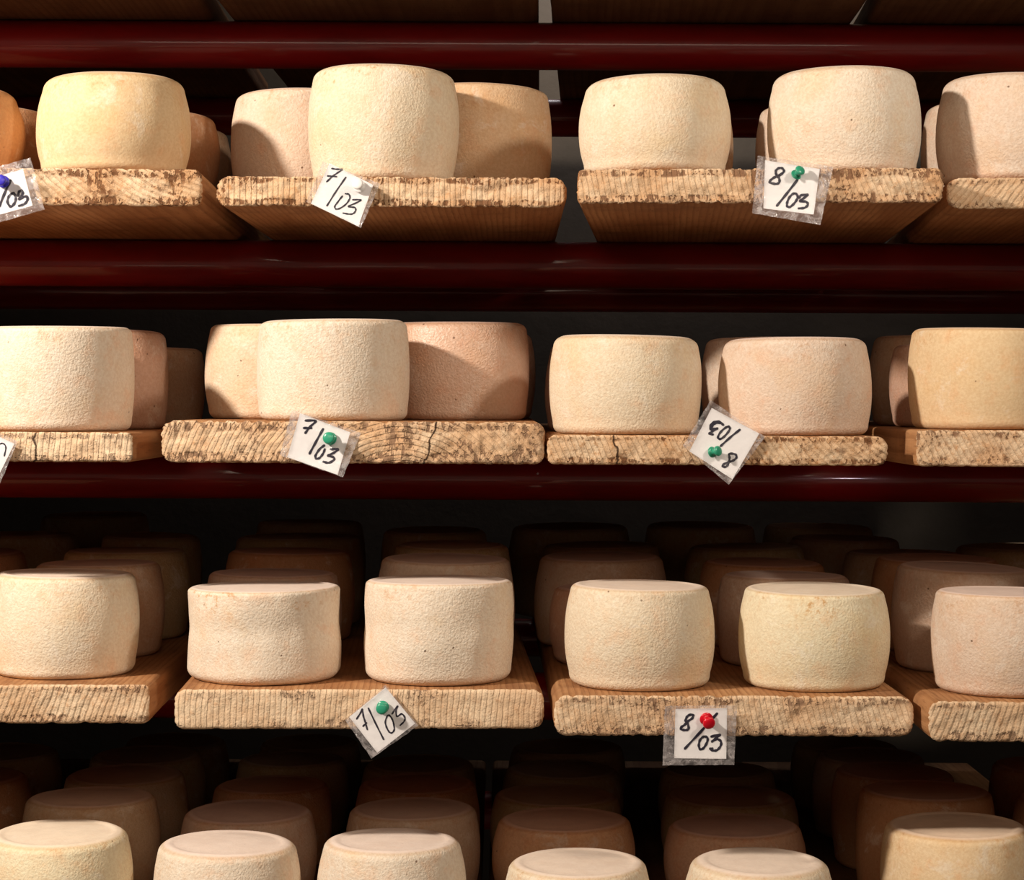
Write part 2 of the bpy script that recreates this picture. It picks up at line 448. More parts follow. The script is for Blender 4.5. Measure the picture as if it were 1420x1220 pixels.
# row, key, xl, xr, ytop, ybot, vanishing x of its length, front offset (None: from ybot), corners, chip, pith place, board tone and painted shade (r,g,b)
bdata = [
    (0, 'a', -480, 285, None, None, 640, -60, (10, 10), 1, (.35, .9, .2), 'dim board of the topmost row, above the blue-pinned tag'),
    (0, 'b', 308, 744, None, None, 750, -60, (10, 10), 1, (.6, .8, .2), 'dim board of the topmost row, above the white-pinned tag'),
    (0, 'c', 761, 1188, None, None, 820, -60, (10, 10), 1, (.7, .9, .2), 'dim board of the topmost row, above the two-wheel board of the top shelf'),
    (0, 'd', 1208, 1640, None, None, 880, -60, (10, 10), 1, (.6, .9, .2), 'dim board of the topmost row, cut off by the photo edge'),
    (1, 'a', -480, 279, 231, 283.5, 610, None, (8, 14), 1.2, (0.92, 0.8, 0.5), 'pitted board under the yellow and orange wheels, blue-pinned tag on it'),
    (1, 'b', 299, 786, 245, 287, 712, None, (16, 18), 1.4, (1, 0.52, 0.5), 'splintery board carrying the white-pinned 7/03 tag'),
    (1, 'c', 800, 1306, 233, 282, 930, None, (10, 14), 1.6, (0.93, 0.62, 0.55), 'thick cracked board with chipped lower edge, green-pinned 8/03 tag upright on it'),
    (1, 'd', 1316, 1760, 245, 289, 1000, None, (16, 10), 0.8, (0.02, 0.78, 0.6), 'fine-grained board holding one wheel, cut off beside the upright green-pinned tag'),
    (2, 'a', -480, 184, 598, 638, 700, -60, (8, 8), 1.3, (1, 0.5, 0.75), 'deeply cracked board with darker side face, half-hidden tag on it'),
    (2, 'b', 222, 756, 584, 641, 705, -60, (20, 16), 1.6, (0.56, 0.42, 0.62), 'thick board with torn ridges and a black vertical split, middle shelf'),
    (2, 'c', 758, 1232, 604, 646.5, 705, -60, (12, 16), 0.9, (0.9, 0.78, 0.5), 'thin rust-toned board under the upside-down 8/03 tag'),
    (2, 'd', 1271, 1700, 597, 651, 735, -60, (6, 8), 0.8, (0.96, 0.86, 0.55), 'square-cornered board with slanted grain, untagged end of the middle shelf'),
    (3, 'a', -480, 206, 949, 1003, 640, None, (8, 10), 0.9, (0.03, 0.76, 0.62), 'untagged board with ridged grain and a brown chipped corner, lower shelf'),
    (3, 'b', 243, 755, 956, 1011, 600, None, (14, 16), 0.6, (1, 0.5, 0.72), 'board with even vertical ridges under the diamond-tilted 7/03 tag'),
    (3, 'c', 768, 1269, 965, 1021, 680, None, (18, 20), 1.0, (0.98, 0.62, 0.62), 'wide round-cornered board carrying the red-pinned tag'),
    (3, 'd', 1288, 1720, 974, 1030, 745, None, (16, 8), 0.9, (0.05, 0.64, 0.66), 'pale board with honeycomb-like pits, untagged, beside the red-pinned board'),
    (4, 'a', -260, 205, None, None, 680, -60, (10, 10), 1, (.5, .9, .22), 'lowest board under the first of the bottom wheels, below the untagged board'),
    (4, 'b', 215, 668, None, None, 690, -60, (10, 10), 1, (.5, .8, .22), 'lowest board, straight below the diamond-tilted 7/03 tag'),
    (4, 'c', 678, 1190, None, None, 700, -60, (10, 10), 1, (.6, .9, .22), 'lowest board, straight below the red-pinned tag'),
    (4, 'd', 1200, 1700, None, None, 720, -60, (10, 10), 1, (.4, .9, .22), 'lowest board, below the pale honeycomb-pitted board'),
]
for k, (row, key, xl, xr, yt, yb, vpx, df, cor, chip, pith, label) in enumerate(bdata):
    zr = ROWZ[row]
    xm = (xl + xr) / 2
    if df is None:
        zz = unpix(xm, yb, 0)[2]
        df = (zr / zz - 1) * D
    ym = HY if yb is None else (yt + yb) / 2
    if row == 0: ref = D * 0.17
    elif row == 4: ref = -60
    else: ref = df
    x0 = unpix(xl, ym, ref)[0]; x1 = unpix(xr, ym, ref)[0]
    yaw = math.atan((vpx - HX) / D)
    if row == 0:   # widths measured where the boards pass over the front rail
        sh = math.tan(yaw) * (df - ref)
        x0 += sh; x1 += sh
    if yt is None: t = 50.0
    else: t = unpix(xm, yt, df)[2] - zr
    w = x1 - x0
    o = make_board('shelf_board', w, t, BL, k + 1, cor, chip)
    o.location = W((x0 + x1) / 2, D + df, zr)
    o.rotation_euler = (0, 0, -yaw)
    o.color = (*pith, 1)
    cpx, csl = {(2, 'b'): (588, .28), (2, 'a'): (47, .05), (2, 'c'): (858, -.2)}.get((row, key), (None, 0))
    o['crack_x'] = 9.0 if cpx is None else (unpix(cpx, ym, df)[0] - (x0 + x1) / 2) * U
    o['crack_slope'] = float(csl)
    o['tearing'] = float(chip)
    o['thick'] = float(t * U)
    tag(o, label, 'board', {0: 'boards of the topmost row', 1: 'boards of the top shelf', 2: 'boards of the middle shelf', 3: 'boards of the lower shelf', 4: 'boards of the bottom row'}[row])
    BOARDS[(row, key)] = dict(df=df, t=t, ztop=zr + t, yaw=yaw, obj=o, x0=x0, x1=x1)
    print('board', row, key, 'df %.0f t %.0f w %.0f' % (df, t, w))

# ------------------------------------------------------------------ cheeses
def cheese_mesh(R, H, seed, bulge=0.07, ct=20, cb=14, lump=1.0, waist=0.0, dome=2.0, tilt=0.0, seg=96):
    rnd = np.random.RandomState(seed)
    prof = []
    rb = 1 - bulge * 0.9; rt = 1 - bulge
    for q in np.linspace(0, 1, 6)[:-1]:
        prof.append((q * (rb * R - cb), 0.0))
    for a in np.linspace(-90, -8, 8):
        prof.append((rb * R - cb + cb * math.cos(math.radians(a)), cb + cb * math.sin(math.radians(a))))
    z0, z1 = cb, H - ct * 0.8
    for s in np.linspace(0.04, 0.96, 20):
        u = 2 * s - 1
        base = 1 - bulge * abs(u) ** 2.2
        base -= waist * math.exp(-((s - 0.56) / 0.16) ** 2)
        prof.append((base * R, z0 + (z1 - z0) * s))
    for a in np.linspace(8, 90, 10):
        prof.append((rt * R - ct + ct * math.cos(math.radians(a)), z1 + ct * 0.8 * math.sin(math.radians(a))))
    rr = rt * R - ct
    for q in (0.96, 0.9, 0.75, 0.5, 0.25):
        lip = -1.6 * (1 - ((q - 0.9) / 0.1) ** 2) if q > 0.8 else dome * (1 - q) - 0.8
        prof.append((rr * q, H + lip))
    prof = np.array(prof)
    P = len(prof)
    th = np.linspace(0, 2 * np.pi, seg, endpoint=False)
    r = prof[:, 0][:, None] * np.ones(seg)
    z = prof[:, 1][:, None] * np.ones(seg)
    d = np.zeros_like(r)
    zz = z / H
    for n, amp in ((2, .010), (3, .008), (4, .005), (6, .004), (9, .0028), (14, .0022)):
        ph = rnd.rand(4) * 6.28
        kz = rnd.uniform(1.5, 6)
        d += amp * (np.cos(n * th + ph[0])[None, :] * np.cos(kz * zz + ph[1]) * 0.8 + 0.4 * np.sin(n * th + ph[2] + kz * zz))
    for _ in range(int(14 * max(0, lump - 1))):      # lumps pressed into the side
        t0, h0 = rnd.rand() * 6.28, rnd.uniform(0.15, 0.85)
        a = rnd.uniform(-0.018, 0.012)
        dt = np.angle(np.exp(1j * (th - t0)))[None, :]
        d += a * np.exp(-(dt / 0.16) ** 2 - ((zz - h0) / 0.12) ** 2)
    r = r * (1 + d * lump * 0.8)
    z = z + (zz ** 2) * (H * 0.012 * np.cos(th + rnd.rand() * 6)[None, :] * (r / R)) + tilt * zz * r * np.cos(th)[None, :]
    z[:12] = prof[:12, 1][:, None]
    x = r * np.cos(th)[None, :]; y = r * np.sin(th)[None, :]
    V = np.stack([x, y, z], -1)[1:].reshape(-1, 3)
    V = np.concatenate([V, [[0, 0, 0], [0, 0, H + dome * 0.6]]]) * U
    F = []
    for i in range(P - 2):
        for k in range(seg):
            k2 = (k + 1) % seg
            F.append((i * seg + k, i * seg + k2, (i + 1) * seg + k2, (i + 1) * seg + k))
    nb = len(V) - 2
    for k in range(seg):
        k2 = (k + 1) % seg
        F.append((nb, k2, k))
        F.append((nb + 1, (P - 2) * seg + k, (P - 2) * seg + k2))
    return V, F

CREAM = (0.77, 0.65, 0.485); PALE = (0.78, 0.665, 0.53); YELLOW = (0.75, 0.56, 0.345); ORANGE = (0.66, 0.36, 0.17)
PINK = (0.72, 0.57, 0.45); TAN = (0.60, 0.40, 0.26); ROSE = (0.58, 0.37, 0.27); RUST = (0.55, 0.29, 0.15); OLIVE = (0.52, 0.37, 0.20)  # deep wheels take the darker browns: age plus shade put into the colour
# row, board, xl, xr, ytop, depth of centre (None: front; 'h': from a likely height), colour, options, label
T, MD, LO, BT = 'top shelf', 'middle shelf', 'lower shelf', 'bottom row'
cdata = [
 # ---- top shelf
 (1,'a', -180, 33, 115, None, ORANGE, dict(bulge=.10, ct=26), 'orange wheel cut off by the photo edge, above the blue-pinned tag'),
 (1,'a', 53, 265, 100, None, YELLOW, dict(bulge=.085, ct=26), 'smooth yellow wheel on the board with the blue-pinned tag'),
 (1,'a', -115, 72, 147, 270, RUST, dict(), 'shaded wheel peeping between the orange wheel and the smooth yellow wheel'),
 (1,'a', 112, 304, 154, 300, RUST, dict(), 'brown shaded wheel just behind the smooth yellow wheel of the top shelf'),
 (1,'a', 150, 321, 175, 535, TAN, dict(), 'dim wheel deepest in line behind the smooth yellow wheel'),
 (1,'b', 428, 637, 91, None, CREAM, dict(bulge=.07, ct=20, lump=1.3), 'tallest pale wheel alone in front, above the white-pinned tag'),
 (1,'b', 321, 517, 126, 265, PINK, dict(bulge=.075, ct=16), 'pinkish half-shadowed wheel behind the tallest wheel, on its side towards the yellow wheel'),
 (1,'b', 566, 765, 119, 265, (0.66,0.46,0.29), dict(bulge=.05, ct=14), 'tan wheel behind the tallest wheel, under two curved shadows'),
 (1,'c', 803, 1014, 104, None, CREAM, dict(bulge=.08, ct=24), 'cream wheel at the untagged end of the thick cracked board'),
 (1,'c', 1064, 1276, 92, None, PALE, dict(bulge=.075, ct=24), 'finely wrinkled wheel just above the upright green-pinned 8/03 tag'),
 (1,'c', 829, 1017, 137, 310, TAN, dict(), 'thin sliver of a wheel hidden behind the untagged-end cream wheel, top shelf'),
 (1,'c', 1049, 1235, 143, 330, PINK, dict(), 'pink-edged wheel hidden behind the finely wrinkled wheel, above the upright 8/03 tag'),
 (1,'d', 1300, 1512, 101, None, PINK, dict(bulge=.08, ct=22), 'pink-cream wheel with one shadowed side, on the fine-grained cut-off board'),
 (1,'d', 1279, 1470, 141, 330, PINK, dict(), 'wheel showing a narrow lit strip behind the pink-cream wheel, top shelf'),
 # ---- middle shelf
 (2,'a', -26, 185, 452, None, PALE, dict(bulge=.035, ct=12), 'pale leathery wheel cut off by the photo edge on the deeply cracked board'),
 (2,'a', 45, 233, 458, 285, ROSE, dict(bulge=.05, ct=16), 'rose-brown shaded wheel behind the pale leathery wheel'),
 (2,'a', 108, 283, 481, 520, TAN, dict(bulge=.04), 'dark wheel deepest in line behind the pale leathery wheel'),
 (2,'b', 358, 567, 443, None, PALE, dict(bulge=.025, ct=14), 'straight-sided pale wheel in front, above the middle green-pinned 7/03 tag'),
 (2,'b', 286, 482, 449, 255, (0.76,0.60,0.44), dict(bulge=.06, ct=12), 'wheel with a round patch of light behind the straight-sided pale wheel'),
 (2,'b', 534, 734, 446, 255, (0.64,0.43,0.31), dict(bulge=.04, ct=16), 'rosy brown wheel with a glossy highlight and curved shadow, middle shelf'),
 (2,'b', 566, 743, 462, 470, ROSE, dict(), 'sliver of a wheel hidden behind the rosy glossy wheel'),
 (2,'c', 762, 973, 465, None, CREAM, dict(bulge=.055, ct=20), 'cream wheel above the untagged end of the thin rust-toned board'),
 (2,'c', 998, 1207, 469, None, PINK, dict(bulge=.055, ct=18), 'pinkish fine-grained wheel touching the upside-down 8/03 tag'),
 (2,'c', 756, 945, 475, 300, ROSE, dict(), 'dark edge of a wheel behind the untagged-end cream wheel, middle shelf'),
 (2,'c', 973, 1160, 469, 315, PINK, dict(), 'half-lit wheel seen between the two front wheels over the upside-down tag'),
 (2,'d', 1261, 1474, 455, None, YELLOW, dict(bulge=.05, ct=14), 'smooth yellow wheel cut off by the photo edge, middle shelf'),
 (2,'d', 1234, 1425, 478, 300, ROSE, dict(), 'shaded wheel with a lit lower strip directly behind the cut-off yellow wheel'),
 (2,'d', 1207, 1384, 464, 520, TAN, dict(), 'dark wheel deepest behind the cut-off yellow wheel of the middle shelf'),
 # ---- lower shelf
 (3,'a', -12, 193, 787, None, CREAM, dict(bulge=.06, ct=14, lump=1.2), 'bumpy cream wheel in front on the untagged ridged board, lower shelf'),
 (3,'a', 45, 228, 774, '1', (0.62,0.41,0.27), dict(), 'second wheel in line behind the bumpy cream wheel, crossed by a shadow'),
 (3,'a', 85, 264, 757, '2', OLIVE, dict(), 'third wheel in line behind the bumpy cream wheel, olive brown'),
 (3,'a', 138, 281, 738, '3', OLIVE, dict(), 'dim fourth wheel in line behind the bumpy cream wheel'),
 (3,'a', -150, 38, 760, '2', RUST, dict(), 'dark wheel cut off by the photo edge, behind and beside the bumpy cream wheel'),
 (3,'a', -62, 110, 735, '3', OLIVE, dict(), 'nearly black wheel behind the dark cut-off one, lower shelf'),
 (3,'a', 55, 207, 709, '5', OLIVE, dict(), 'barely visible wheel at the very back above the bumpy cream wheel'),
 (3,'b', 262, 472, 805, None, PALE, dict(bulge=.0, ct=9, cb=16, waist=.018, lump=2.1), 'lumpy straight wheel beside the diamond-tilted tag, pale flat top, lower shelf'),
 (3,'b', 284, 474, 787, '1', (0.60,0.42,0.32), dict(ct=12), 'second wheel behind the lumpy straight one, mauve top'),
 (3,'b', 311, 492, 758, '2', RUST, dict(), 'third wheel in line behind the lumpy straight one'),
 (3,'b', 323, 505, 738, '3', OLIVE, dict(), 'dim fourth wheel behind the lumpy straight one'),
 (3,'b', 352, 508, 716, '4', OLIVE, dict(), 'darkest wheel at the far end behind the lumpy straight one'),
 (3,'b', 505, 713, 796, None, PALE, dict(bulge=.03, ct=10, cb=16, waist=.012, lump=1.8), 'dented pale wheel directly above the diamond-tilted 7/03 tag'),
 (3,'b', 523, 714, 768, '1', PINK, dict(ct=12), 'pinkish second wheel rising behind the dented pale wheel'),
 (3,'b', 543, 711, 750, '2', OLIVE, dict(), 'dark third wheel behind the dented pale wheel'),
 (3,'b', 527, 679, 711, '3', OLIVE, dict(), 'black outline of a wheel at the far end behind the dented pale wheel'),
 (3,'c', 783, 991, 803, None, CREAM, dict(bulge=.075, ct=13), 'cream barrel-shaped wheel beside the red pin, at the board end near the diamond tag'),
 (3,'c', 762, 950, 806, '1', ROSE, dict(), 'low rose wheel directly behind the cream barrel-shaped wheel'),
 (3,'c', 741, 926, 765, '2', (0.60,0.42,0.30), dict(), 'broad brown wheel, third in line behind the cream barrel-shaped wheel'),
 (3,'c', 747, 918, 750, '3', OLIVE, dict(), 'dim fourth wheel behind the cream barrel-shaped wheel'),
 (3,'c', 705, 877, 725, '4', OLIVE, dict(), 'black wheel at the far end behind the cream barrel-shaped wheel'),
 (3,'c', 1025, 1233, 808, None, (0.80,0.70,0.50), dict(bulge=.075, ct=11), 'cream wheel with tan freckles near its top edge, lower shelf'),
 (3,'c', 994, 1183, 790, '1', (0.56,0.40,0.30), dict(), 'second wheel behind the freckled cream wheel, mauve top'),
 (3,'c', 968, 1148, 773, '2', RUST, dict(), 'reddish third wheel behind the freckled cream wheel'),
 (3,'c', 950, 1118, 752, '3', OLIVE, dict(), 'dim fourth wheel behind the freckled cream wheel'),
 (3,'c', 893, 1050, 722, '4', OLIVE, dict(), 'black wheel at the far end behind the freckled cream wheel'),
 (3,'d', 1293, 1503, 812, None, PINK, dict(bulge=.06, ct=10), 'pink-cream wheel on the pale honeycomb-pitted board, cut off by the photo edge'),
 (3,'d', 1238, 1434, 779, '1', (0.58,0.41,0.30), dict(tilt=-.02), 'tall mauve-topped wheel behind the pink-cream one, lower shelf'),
 (3,'d', 1208, 1390, 768, '2', RUST, dict(), 'brown third wheel behind the pink-cream one on the honeycomb-pitted board'),
 (3,'d', 1167, 1336, 760, '3', TAN, dict(), 'dim fourth wheel behind the pink-cream one on the honeycomb-pitted board'),
 (3,'d', 1092, 1250, 741, '4', TAN, dict(), 'dim fifth wheel, in the dark gap behind the freckled cream wheel'),
 (3,'d', 1322, 1500, 752, '3', OLIVE, dict(), 'dark wheel above the mauve-topped one, cut off by the photo edge'),
 (3,'d', 1056, 1214, 725, '5', OLIVE, dict(), 'barely visible grey wheel at the far end above the freckled cream wheel'),
 # ---- bottom row
 (4,'a', -22, 184, 1136, None, (0.79,0.68,0.47), dict(bulge=.07, ct=18), 'front wheel of the bottom row cut off at the photo corner'),
 (4,'a', 32, 222, 1089, '1', (0.62,0.44,0.29), dict(), 'second wheel behind the bottom corner wheel'),
 (4,'a', 86, 261, 1060, '2', (0.56,0.40,0.26), dict(), 'third wheel behind the bottom corner wheel, crossed by a light streak'),
 (4,'a', 121, 285, 1034, '3', OLIVE, dict(), 'dim fourth wheel behind the bottom corner wheel'),
 (4,'a', 170, 318, 1016, '4', OLIVE, dict(), 'nearly black wheel at the far end behind the bottom corner wheel'),
 (4,'a', -150, 42, 1062, '2', RUST, dict(), 'dark wheel cut off by the photo edge above the bottom corner wheel'),
 (4,'a', -90, 84, 1030, '3', OLIVE, dict(), 'nearly black wheel behind the dark cut-off one, bottom row'),
 (4,'b', 213, 418, 1150, None, PALE, dict(bulge=.07, ct=18), 'front wheel of the bottom row next to the corner wheel, below the lumpy straight wheel'),
 (4,'b', 250, 440, 1109, '1', (0.62,0.44,0.33), dict(), 'mauve-topped second wheel in the column below the lumpy straight wheel'),
 (4,'b', 293, 461, 1074, '2', RUST, dict(), 'brown third wheel in the column below the lumpy straight wheel'),
 (4,'b', 326, 484, 1040, '3', OLIVE, dict(), 'dim fourth wheel in the column below the lumpy straight wheel'),
 (4,'b', 357, 502, 1018, '4', OLIVE, dict(), 'nearly black fifth wheel in the column below the lumpy straight wheel'),
 (4,'b', 441, 646, 1146, None, PALE, dict(bulge=.07, ct=18), 'front wheel of the bottom row straight below the diamond-tilted tag'),
 (4,'b', 478, 666, 1105, '1', (0.60,0.44,0.32), dict(), 'second wheel in the column below the diamond-tilted tag'),
 (4,'b', 492, 666, 1072, '2', RUST, dict(), 'orange-rimmed third wheel in the column below the diamond-tilted tag'),
 (4,'b', 500, 662, 1046, '3', OLIVE, dict(), 'dim fourth wheel in the column below the diamond-tilted tag'),
 (4,'c', 698, 905, 1176, None, CREAM, dict(bulge=.07, ct=16), 'low cream front wheel of the bottom row below the barrel-shaped wheel'),
 (4,'c', 683, 881, 1119, '1', (0.68,0.39,0.22), dict(), 'orange second wheel with mauve top, below the barrel-shaped wheel'),
 (4,'c', 679, 863, 1090, '2', OLIVE, dict(), 'dim third wheel behind the orange mauve-topped one'),
 (4,'c', 696, 864, 1059, '3', OLIVE, dict(), 'dim fourth wheel behind the orange mauve-topped one'),
 (4,'c', 705, 868, 1030, '4', OLIVE, dict(), 'nearly black fifth wheel behind the orange mauve-topped one'),
 (4,'c', 948, 1158, 1174, None, CREAM, dict(bulge=.08, ct=22), 'front wheel of the bottom row below the red-pinned tag'),
 (4,'c', 921, 1117, 1134, '1', (0.66,0.40,0.26), dict(), 'rusty second wheel with mauve top, below the red-pinned tag'),
 (4,'c', 917, 1107, 1094, '2', OLIVE, dict(), 'dim third wheel in the column below the red-pinned tag'),
 (4,'c', 912, 1077, 1060, '3', OLIVE, dict(), 'nearly black fourth wheel in the column below the red-pinned tag'),
 (4,'d', 1222, 1432, 1126, None, YELLOW, dict(bulge=.07, ct=16), 'large yellowish front wheel at the bottom corner below the honeycomb-pitted board'),
 (4,'d', 1187, 1381, 1080, '1', RUST, dict(), 'rust-brown second wheel behind the large yellowish bottom wheel'),
 (4,'d', 1153, 1326, 1056, '2', RUST, dict(), 'rust-brown third wheel behind the large yellowish bottom wheel'),
 (4,'d', 1127, 1286, 1036, '3', TAN, dict(), 'dim grey fourth wheel behind the large yellowish bottom wheel'),
 (4,'d', 1097, 1250, 1021, '4', OLIVE, dict(), 'nearly black fifth wheel behind the large yellowish bottom wheel'),
 (4,'d', 1405, 1600, 1092, '1', RUST, dict(), 'sliver of a dark wheel at the photo edge beside the rust-brown second wheel'),
 (4,'d', 1372, 1556, 1048, '2', RUST, dict(), 'dark wheel at the photo edge behind the sliver, bottom row'),
]
placed = []
rnd = random.Random(4)
groups = {1: 'cheese wheels on the top shelf', 2: 'cheese wheels on the middle shelf', 3: 'cheese wheels on the lower shelf', 4: 'cheese wheels of the bottom row'}
for k, (row, bk, xl, xr, yt, dep, col, opt, label) in enumerate(cdata):
    B = BOARDS[(row, bk)]
    xm = (xl + xr) / 2
    zb = B['ztop']
    front = dep is None
    if front:
        setb = {(3, 'a'): 34}.get((row, bk), 16)
        if row == 4 and bk == 'c': setb = -20
        R = 105.0
        for _ in range(3):
            dep = B['df'] + setb + R
            R = (unpix(xr, yt, dep)[0] - unpix(xl, yt, dep)[0]) / 2
        dep = B['df'] + setb + R
    elif isinstance(dep, str):      # place in its line from front to back
        dep = min(B['df'] + 125 + 236 * int(dep), 1390)
    def geom(dep):
        R = (unpix(xr, yt, dep)[0] - unpix(xl, yt, dep)[0]) / 2
        X = unpix(xm, yt, dep)[0]
        if row >= 3: zt = unpix(xm, yt, dep + 0.8 * R)[2]
        elif row == 2: zt = unpix(xm, yt, dep - 0.5 * R)[2]
        else: zt = unpix(xm, yt, dep - 0.6 * R)[2]
        return R, X, zt - zb
    if not front:
        for _ in range(200):
            R, X, H = geom(dep)
            bad = False
            for (r2, X2, Y2, R2) in placed:
                if r2 == row and math.hypot(X2 - X, Y2 - dep) < (R + R2) * 1.015:
                    bad = True
            if not bad: break
            dep = dep + 8 if dep < 1400 else dep - 3
    R, X, H = geom(dep)
    Hc = min(max(H, 112), 172)
    if not front: Hc = min(max(H, 112), 168)
    placed.append((row, X, dep, R))
    print('cheese %2d row %d%s dep %4.0f R %.0f H %.0f%s' % (k, row, bk, dep, R, H, '' if abs(H - Hc) < 1 else '  CLAMP'))
    o_ = dict(bulge=.065, ct=15, cb=13, lump=1.0)
    o_.update(opt)
    V, F = cheese_mesh(R * 1.0, Hc, 100 + k, seg=112 if front else 72, **o_)
    o = meshobj('cheese_wheel', V, F, M_CHEESE)
    o.location = W(X, D + dep, zb + 0.2)
    o['grain'] = 0.35 if col in (YELLOW, ORANGE) else rnd.uniform(0.8, 1.05)
    o['freckle'] = 0.95 if ('freckles' in label or 'lumpy straight wheel beside' in label or 'tallest pale' in label) else 0.45
    o['sheen'] = 1.0 if 'glossy highlight' in label else 0.0
    j = rnd.uniform(-0.02, 0.02)
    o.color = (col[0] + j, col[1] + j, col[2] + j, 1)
    tag(o, label, 'cheese', groups[row])

# ------------------------------------------------------------------ date tags and push pins
def catmull(pts, n=10, closed=False):
    P = [Vector(p) for p in pts]
    if len(P) == 2:
        return [P[0].lerp(P[1], i / n) for i in range(n + 1)]
    out = []
    N = len(P)
    rng = range(N - 1)
    for i in rng:
        p1, p2 = P[i], P[i + 1]
        p0 = P[i - 1] if i > 0 else (P[-2] if closed else p1 * 2 - p2)
        p3 = P[i + 2] if i + 2 < N else (P[1] if closed else p2 * 2 - p1)
        for q in range(n):
            t = q / n
            out.append(0.5 * ((2 * p1) + (p2 - p0) * t + (2 * p0 - 5 * p1 + 4 * p2 - p3) * t * t + (3 * p1 - p0 - 3 * p2 + p3) * t ** 3))
    out.append(P[-1])
    return out

def lathe(prof, seg=28):
    V, F = [], []
    for r, h in prof:
        for k in range(seg):
            a = 2 * math.pi * k / seg
            V.append((r * math.cos(a), r * math.sin(a), h))
    for i in range(len(prof) - 1):
        for k in range(seg):
            k2 = (k + 1) % seg
            F.append((i * seg + k, i * seg + k2, (i + 1) * seg + k2, (i + 1) * seg + k))
    F.append(tuple(range(seg - 1, -1, -1)))
    F.append(tuple((len(prof) - 1) * seg + k for k in range(seg)))
    return V, F

def make_tag(origin, scale, row, bk, sleeve, paper, strokes, width, pin, label, pinlabel, curl=0.0):
    B = BOARDS[(row, bk)]
    def P(c, dy):
        px, py = origin[0] + c[0] / scale, origin[1] + c[1] / scale
        d = front_depth(B, px, py)
        x, y, z = unpix(px, py, d + dy)
        return W(x, y, z)
    cen = (sum(p[0] for p in paper) / 4, sum(p[1] for p in paper) / 4)
    base = P(cen, -9)
    root = tag(empty('hanging_date_tag', base), label, 'tag', 'dated tags pinned to the board ends')
    # how far a spot of the tag stands off the board: soft buckle plus curl at the low end
    ymid = cen[1]
    half = 450
    def stand(c):
        u = (c[0] - cen[0]) / half; v = (c[1] - cen[1]) / half
        return -(1.0 + curl * max(0, v) ** 2 * 6 + 0.8 * math.sin(2.1 * u + row) * math.cos(1.7 * v + len(label)))
    def quad(q, u, v):
        a = [q[0][i] + (q[1][i] - q[0][i]) * u for i in (0, 1)]
        b = [q[3][i] + (q[2][i] - q[3][i]) * u for i in (0, 1)]
        return (a[0] + (b[0] - a[0]) * v, a[1] + (b[1] - a[1]) * v)
    def sheet(q, n, off, wav=0.0, seed=0):
        V, F = [], []
        for j in range(n + 1):
            for i in range(n + 1):
                c = quad(q, i / n, j / n)
                e = 0
                if wav:
                    e = wav * mnoise.noise(Vector((c[0] * .007, c[1] * .007, seed)))
                    rim = max(abs(i / n - .5), abs(j / n - .5)) * 2
                    if rim > 0.99:
                        c = (c[0] + 9 * mnoise.noise(Vector((c[1] * .012, seed, 2))), c[1] + 9 * mnoise.noise(Vector((c[0] * .012, seed, 5))))
                V.append(P(c, -8 + off + stand(c) - abs(e)) - base)
        for j in range(n):
            for i in range(n):
                a = j * (n + 1) + i
                F.append((a, a + n + 1, a + n + 2, a + 1))
        return V, F
    # paper, a thin closed sheet
    n = 12
    V1, F1 = sheet(paper, n, 0.0)
    V2, F2 = sheet(paper, n, 0.5)
    m = len(V1)
    F = F1 + [tuple(reversed([m + q for q in f])) for f in F2]
    ring = [i for i in range(n)] + [j * (n + 1) + n for j in range(n)] + [n * (n + 1) + i for i in range(n, 0, -1)] + [j * (n + 1) for j in range(n, 0, -1)]
    for a in range(len(ring)):
        c = (a + 1) % len(ring)
        F.append((ring[a], ring[c], m + ring[c], m + ring[a]))
    card = meshobj('paper_card', V1 + V2, F, M_PAPER, root, False)
    # handwriting: flat ink strokes on the card
    V, F = [], []
    for st in strokes:
        wd = width
        closed = st[0] == st[-1]
        pts = catmull(st, 10, closed)
        prevn = None
        start = len(V)
        for i, p in enumerate(pts):
            a = pts[max(0, i - 1)]; c = pts[min(len(pts) - 1, i + 1)]
            d = c - a
            if d.length < 1e-6: d = Vector((1, 0))
            d.normalize()
            nn = Vector((-d.y, d.x))
            t = i / (len(pts) - 1)
            wq = wd * (0.5 + 0.08 * math.sin(i * 0.7))
            for sgn in (-1, 1):
                c2 = p + nn * wq * sgn
                V.append(P(c2, -8.35 + stand(c2)) - base)
            if i:
                q = start + 2 * i
                F.append((q - 2, q - 1, q + 1, q))
        for p, d in ((pts[0], pts[0] - pts[1]), (pts[-1], pts[-1] - pts[-2])):   # round ends
            s0 = len(V)
            for k in range(12):
                a = 2 * math.pi * k / 12
                c2 = p + Vector((math.cos(a), math.sin(a))) * wd * 0.48
                V.append(P(c2, -8.38 + stand(c2)) - base)
            F.append(tuple(range(s0, s0 + 12)))
    hw = meshobj('handwriting', V, F, M_INK, card, False)
    # sleeve
    n = 26
    V, F = sheet(sleeve, n, -1.5, 2.2, row * 3 + len(label))
    sl = meshobj('plastic_sleeve', V, F, M_SLEEVE, root, True)
    at = sl.data.attributes.new('border', 'FLOAT', 'POINT')
    # milky only where the sleeve hangs past the card
    import itertools
    pq = [Vector(p) for p in paper]
    ar = sum(pq[i].cross(pq[(i + 1) % 4]) for i in range(4))
    sg = 1 if ar > 0 else -1
    vals = []
    for j in range(n + 1):
        for i in range(n + 1):
            c = Vector(quad(sleeve, i / n, j / n))
            dmin = min(sg * (pq[(k + 1) % 4] - pq[k]).normalized().cross(c - pq[k]) for k in range(4))
            vals.append(min(1.0, max(0.0, 0.5 - dmin / 50)))
    at.data.foreach_set('value', vals)
    if pin is None: return
    colour, head, foot, r = pin
    hb = P(foot, -10.5 + stand(foot))
